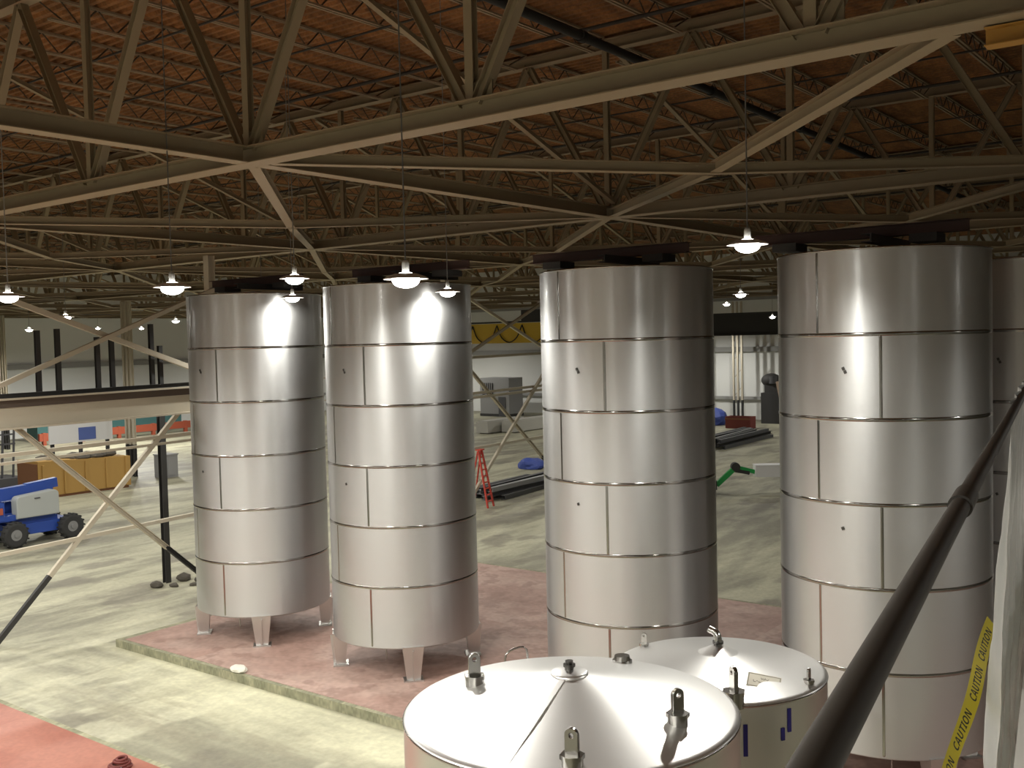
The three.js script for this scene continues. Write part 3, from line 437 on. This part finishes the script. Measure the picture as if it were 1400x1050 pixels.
{
  top('grey_cabinet', merge([box(1.1, 1.5, 1.1, 0, 0.75, 0), box(1.2, 0.08, 1.2, 0, 1.54, 0), box(0.06, 1.1, 0.5, 0.57, 0.7, 0)]), M.grey, 'small grey cabinet on the floor beside the far lattice column', 'cabinet').position.copy(V(-61, 0, 40.6));
  const r = thing('dark_rack_frame', 'low black rectangular rack lying on the floor beside the pad corner tank', 'rack', [-46.6, 0, 35.0]);
  for (const z of [-1.6, 0.6, 1.2]) steel('upright', 'square', new THREE.Vector3(0, 0, z), new THREE.Vector3(0, 1.5, z), 0.14, 0.2, M.boot, r);
  for (const y of [0.08, 1.44]) steel('rail', 'square', new THREE.Vector3(0, y, -1.7), new THREE.Vector3(0, y, 1.4), 0.14, 0.14, M.boot, r);
  const o = thing('barrier', 'long orange-red barrier rail on the far side of the hall', 'barrier', [-92, 0, 58]);
  mesh('panel', box(0.3, 0.7, 20, 0, 0.75, 0), M.orangeRed, o); for (let k = 0; k < 6; k++) mesh('post', box(0.34, 1.15, 0.3, 0, 0.575, -9.5 + k * 3.8), M.orangeRed, o);
  const m = thing('teal_machine', 'long dark teal machine bed against the far wall', 'machine', [-97, 0, 58]); mesh('bed', box(2, 1.6, 16, 0, 0.8, 0), M.teal, m); mesh('saddle', box(1.6, 1.2, 4, 0, 2.2, 2), M.teal, m); mesh('cover', box(1.7, 0.4, 9, 0, 2.0, -4), M.grey, m);
}
{ // step ladder, red, leaning open
  const t = thing('step_ladder', 'red step ladder standing open beside the steel pile', 'ladder', [-34.1, 0, 41.5], 0.25);
  for (const s of [-1, 1]) { steel('rail', 'channel', new THREE.Vector3(0.55, 0, s * 0.38), new THREE.Vector3(0, 3.0, s * 0.2), 0.1, 0.08, M.redPaint, t); steel('rear_rail', 'channel', new THREE.Vector3(-0.6, 0, s * 0.36), new THREE.Vector3(-0.04, 2.95, s * 0.2), 0.08, 0.06, M.redPaint, t); }
  for (let k = 1; k < 9; k++) { const y = k * 0.33, f = 1 - y / 3.0; mesh('step', box(0.1, 0.05, 0.4 + 0.34 * f, 0.55 * f, y, 0), M.redPaint, t); } mesh('cap', box(0.3, 0.06, 0.5, 0, 3.02, 0), M.redPaint, t);
}
function barPile(name, label, pos, dir, n, len, mats) {
  for (let k = 0; k < n; k++) {
    const lay = Math.floor(k / 5), m = top(name, k % 2 ? SEC.I : SEC.channel, mats[k % mats.length], label, 'steel beam', `${label.split(' ').slice(-4).join(' ')}`);
    const a = dir + rr(-0.05, 0.05), off = (k % 5 - 2) * 0.55 + rr(-0.1, 0.1) + lay * 0.2, L = len * rr(0.75, 1.05), c = Math.cos(a), s = Math.sin(a);
    m.position.copy(V(pos[0] - c * L / 2 - s * off, 0.13 + lay * 0.24, pos[1] - s * L / 2 + c * off)); m.rotation.y = a; m.scale.set(L, 0.24, 0.3);
  }
}
barPile('steel_beam', 'dark steel beam lying in the pile at the foot of the red ladder', [-35.9, 46.8], 1.64, 12, 7.5, [M.bar, M.grey, M.darkGrey]);
barPile('steel_beam', 'long black steel beam lying in the flat stack behind the green lift', [-36, 76.5], 1.66, 15, 11.5, [M.bar, M.darkGrey, M.boot]);
function crumpled(r, s, fine = 3) { const g = new THREE.IcosahedronGeometry(r, fine), p = g.attributes.position; for (let i = 0; i < p.count; i++) { const x = p.getX(i), y = p.getY(i), z = p.getZ(i), k = 0.75 + 0.5 * fbm(x * s + 9, z * s + y * s + 4); p.setXYZ(i, x * k * 1.3, Math.max(-r * 0.35, y * k * 0.7), z * k); } g.translate(0, r * 0.35, 0); g.computeVertexNormals(); return g; }
top('blue_tarp', crumpled(0.75, 1.6), M.tarp, 'crumpled blue tarp on the floor beyond the red ladder', 'tarp').position.copy(V(-41.2, 0, 55.5));
top('blue_tarp', crumpled(1.7, 1.0), M.tarp, 'crumpled blue tarp on the floor behind the flat steel stack', 'tarp').position.copy(V(-46, 0, 91));
{
  const c = thing('red_crate', 'dark red crate with open top behind the flat steel stack', 'crate', [-41.2, 0, 88.5]); mesh('body', merge([box(2.4, 1.1, 0.1, 0, 0.55, 0.6), box(2.4, 1.1, 0.1, 0, 0.55, -0.6), box(0.1, 1.1, 1.2, 1.2, 0.55, 0), box(0.1, 1.1, 1.2, -1.2, 0.55, 0), box(2.4, 0.1, 1.2, 0, 0.06, 0)]), std([0.18, 0.04, 0.03], 0.8), c); mesh('batten', box(2.5, 0.15, 0.06, 0, 0.9, 0.68), M.rust, c);
  for (const [u, v, l] of [[-60.5, 77, 6], [-58.8, 79.2, 7]]) { const b = top('concrete_block', merge([box(1.4, 1.0, l, 0, 0.6, 0), box(1.1, 0.12, l - 0.3, 0, 1.14, 0), box(1.0, 0.12, l - 0.6, 0, 0.06, 0)]), M.concrete, l > 6.5 ? 'longer pale concrete barrier block behind the red ladder' : 'shorter pale concrete barrier block behind the red ladder', 'block'); b.position.copy(V(u, 0, v)); }
  const m = thing('grey_booth', 'grey sheet-metal booth with a barred hatch against the far wall', 'booth', [-73, 0, 93]); mesh('body', box(4.2, 4.4, 2.6, 0, 2.2, 0), M.grey, m); mesh('hatch', box(1.6, 1.5, 0.06, -1.0, 3.1, 1.33), M.darkGrey, m); for (let k = 0; k < 6; k++) mesh('hatch_bar', box(0.08, 1.5, 0.08, -1.7 + k * 0.28, 3.1, 1.4), M.grey, m); mesh('door', box(1.0, 2.2, 0.06, 1.1, 1.15, 1.33), M.darkGrey, m); mesh('kick_plate', box(4.3, 0.3, 2.7, 0, 0.15, 0), M.boot, m);
  const k = thing('black_machine', 'black upright machine with a round head against the far wall', 'machine', [-40.6, 0, 94.5]); mesh('body', merge([box(1.8, 3.0, 1.4, 0, 1.5, 0), box(1.3, 1.0, 1.2, 0.1, 3.4, 0)]), M.boot, k); mesh('round_head', new THREE.SphereGeometry(0.85, 20, 14).scale(1.15, 0.8, 1).translate(-0.1, 4.2, 0), M.boot, k); mesh('motor', cyl(0.4, 0.4, 0.7, 16, 0.3, 3.9, 0.5), M.darkGrey, k);
  const pl = top('leaning_plank', box(0.5, 4.3, 0.1), std([0.36, 0.27, 0.2], 0.85), 'pale plank leaning against the black machine', 'plank'); pl.position.copy(V(-39.1, 2.05, 93.4)); pl.rotation.set(-0.1, 0.2, 0.22);
}
{ // green articulated boom folded low on the floor, white platform box at its end
  const t = thing('green_boom_lift', 'green articulated lift arm with a white platform box between the handrail tanks', 'boom lift', [-25.4, 0, 51.6], 0.63);
  mesh('chassis', merge([box(2.2, 0.5, 1.5, -1.5, 0.6, 0), box(1.4, 0.9, 1.1, -1.7, 1.2, 0)]), M.green, t); for (const x of [-2.2, -0.8]) for (const z of [-0.75, 0.75]) { const w = cyl(0.4, 0.4, 0.3, 20, 0, -0.15, 0).rotateX(Math.PI / 2); mesh('wheel', w, M.tire, t).position.set(x, 0.4, z); }
  mesh('mast_cage', merge([box(0.12, 1.4, 0.12, -0.35, 1.1, 0.5), box(0.12, 1.4, 0.12, -0.35, 1.1, -0.5), box(0.12, 0.1, 1.1, -0.35, 1.75, 0), box(0.3, 0.5, 1.0, -0.3, 0.5, 0)]), M.boot, t);
  steel('lower_arm', 'square', new THREE.Vector3(-0.1, 0.45, 0), new THREE.Vector3(1.0, 1.45, 0), 0.26, 0.26, M.green, t); steel('upper_arm', 'square', new THREE.Vector3(0.9, 1.45, 0), new THREE.Vector3(2.0, 1.15, 0), 0.22, 0.22, M.green, t);
  mesh('knuckle', cyl(0.24, 0.24, 0.4, 20, 0, -0.2, 0).rotateX(Math.PI / 2), M.boot, t).position.set(0.95, 1.45, 0); mesh('actuator', rod([0.9, 1.25, 0.1], [1.7, 1.1, 0.1], 0.1, 10), M.boot, t);
  mesh('platform_box', box(1.7, 0.62, 0.8, 2.85, 1.2, 0), M.white, t); mesh('platform_rim', box(1.74, 0.06, 0.84, 2.85, 1.52, 0), M.white, t);
}
// bits on the floor by the slim black column, the plaster lump on the curb, the hose on the red floor
for (const [u, v, s] of [[-33.2, 21.5, 0.22], [-32.7, 21.9, 0.14], [-33.3, 22.75, 0.26], [-32.6, 23.0, 0.2], [-32.9, 23.6, 0.22], [-32.2, 22.4, 0.12]]) { const m = top('dirt_lump', crumpled(s, 9, 1), M.dirt, 'dark clod of dirt at the foot of the slim black column', 'dirt', 'clods at the column foot'); m.position.copy(V(u, 0, v)); m.rotation.y = u * 7; }
{ const m = top('plaster_lump', crumpled(0.2, 11, 2), M.plaster, 'white crumbled plaster lump on the pad curb', 'rubble'); m.position.copy(V(-22.05, PADY + 0.002, 16.6)); m.scale.set(1.1, 0.8, 0.9); }
{
  const h = thing('hose_coil', 'coiled dark red hose lying on the red floor', 'hose', [-19.45, 0.085, 11.58]); for (let k = 0; k < 4; k++) mesh('coil', new THREE.TorusGeometry(0.22 - k * 0.04, 0.03, 8, 32).rotateX(Math.PI / 2 + 0.1 * (k % 2 ? 1 : -1)).translate(0.02 * k, k * 0.055, 0), std([0.14, 0.025, 0.02], 0.6), h); mesh('nozzle', rod([0.19, 0.02, 0.1], [0.5, 0.03, 0.25], 0.03, 10), M.darkGrey, h);
}

// ---------------------------------------------------------------- the camera's platform: handrail, plastic sheeting, caution tape
const RY = CAMY - 0.4, railU = (v) => -0.35 - (v - 0.9) * 0.1638;
{
  const p = thing('platform', 'raised work platform edge behind the plastic sheeting', 'platform', [0, 7.2, 0]);
  const s = poly([[railU(-5) + 0.05, -5], [railU(12) + 0.05, 12], [10, 12], [10, -5]]); const g = new THREE.ExtrudeGeometry(s, { depth: 0.25, bevelEnabled: false }).rotateX(-Math.PI / 2); mesh('slab', g.translate(0, -0.25, 0), M.concrete, p);
  for (const [u, v] of [[2, -4], [9, -4], [1.2, 11], [9, 11]]) steel('support_post', 'I', V(u, -7.2, v), V(u, -0.25, v), 0.3, 0.3, M.frame, p);
  const r = thing('handrail', 'dark round steel handrail sloping across the corner before the tanks', 'handrail', [0, 0, 0]);
  mesh('top_rail', rod([railU(-4), RY, 4], [railU(12), RY, -12], 0.0215, 20), M.rail, r);
  mesh('rail_coupling', rod([railU(2.42), RY, -2.42], [railU(2.6), RY, -2.6], 0.027, 20), M.rail, r);
  for (const v of [-3.5, 8.4, 11.5]) mesh('post', rod([railU(v), 7.2, -v], [railU(v), RY, -v], 0.021, 12), M.rail, r);
}
{
  const sheet = new THREE.MeshPhysicalMaterial({ color: new THREE.Color().setRGB(0.55, 0.555, 0.53), roughness: 0.34, metalness: 0, transmission: 0.55, thickness: 0, ior: 1.45, side: THREE.DoubleSide });
  const nu = 70, nv = 90, pos = [], uv = [], idx = [];
  for (let i = 0; i <= nv; i++) for (let k = 0; k <= nu; k++) {
    const s = k / nu, t = i / nv, drop = t * 2.6, v = 5.75 - 0.86 * t * 2.6 * (1 - 0.8 * s) + s * 3.6 + 0.05 * Math.sin(t * 14 + s * 3);
    const fold = 0.05 * Math.sin(s * 34 + Math.sin(t * 4) * 2) * (0.2 + t) + 0.07 * (fbm(s * 9 + 3, t * 6) - 0.5) * (0.3 + t), out = -0.02 - 0.1 * t;
    pos.push(railU(v) + out + fold, RY + 0.03 - drop, -v); uv.push(s * 2, t);
    if (i && k) { const b = i * (nu + 1) + k; idx.push(b - 1, b - nu - 2, b, b, b - nu - 2, b - nu - 1); }
  }
  const g = new THREE.BufferGeometry(); g.setAttribute('position', new THREE.Float32BufferAttribute(pos, 3)); g.setAttribute('uv', new THREE.Float32BufferAttribute(uv, 2)); g.setIndex(idx); g.computeVertexNormals();
  top('plastic_sheet', g, sheet, 'crinkled translucent plastic sheeting hanging from the handrail', 'plastic sheet');
  // caution tape
  const cv = document.createElement('canvas'); cv.width = 1024; cv.height = 128; const x = cv.getContext('2d'); x.fillStyle = '#c9b81c'; x.fillRect(0, 0, 1024, 128); x.fillStyle = '#15130a'; x.font = 'bold 92px sans-serif'; x.textBaseline = 'middle'; for (const a of [40, 540]) x.fillText('CAUTION', a, 68);
  const tx = new THREE.CanvasTexture(cv); tx.colorSpace = THREE.SRGBColorSpace; tx.wrapS = THREE.RepeatWrapping;
  const A = [-1.17, 6.80, -4.40], Bq = [-1.22, 7.29, -5.55], P = [], Q = [], I = [], n = 24, c0 = new THREE.Vector3(...A), c1 = new THREE.Vector3(...Bq), dir = c1.clone().sub(c0), L = dir.length(); dir.normalize();
  const acr = new THREE.Vector3(0.55, -0.65, -0.5).addScaledVector(dir, -new THREE.Vector3(0.55, -0.65, -0.5).dot(dir)).normalize(), nrm = dir.clone().cross(acr);
  for (let i = 0; i <= n; i++) { const t = i / n, c = c0.clone().addScaledVector(dir, t * L), w = acr.clone().applyAxisAngle(dir, 0.15 * Math.sin(t * 7)); for (const [sd, vv] of [[-0.038, 1], [0.038, 0]]) { const q = c.clone().addScaledVector(w, sd).addScaledVector(nrm, 0.012 * Math.sin(t * 9)); P.push(q.x, q.y, q.z); Q.push(t * L / 0.62, vv); } if (i) { const b = 2 * i; I.push(b - 2, b - 1, b, b, b - 1, b + 1); } }
  const tg = new THREE.BufferGeometry(); tg.setAttribute('position', new THREE.Float32BufferAttribute(P, 3)); tg.setAttribute('uv', new THREE.Float32BufferAttribute(Q, 2)); tg.setIndex(I); tg.computeVertexNormals();
  top('caution_tape', tg, std(0xffffff, 0.5, 0, { map: tx, side: THREE.DoubleSide }), 'strip of yellow caution tape hanging against the plastic sheeting', 'caution tape');
}
renderer.render(scene, camera);
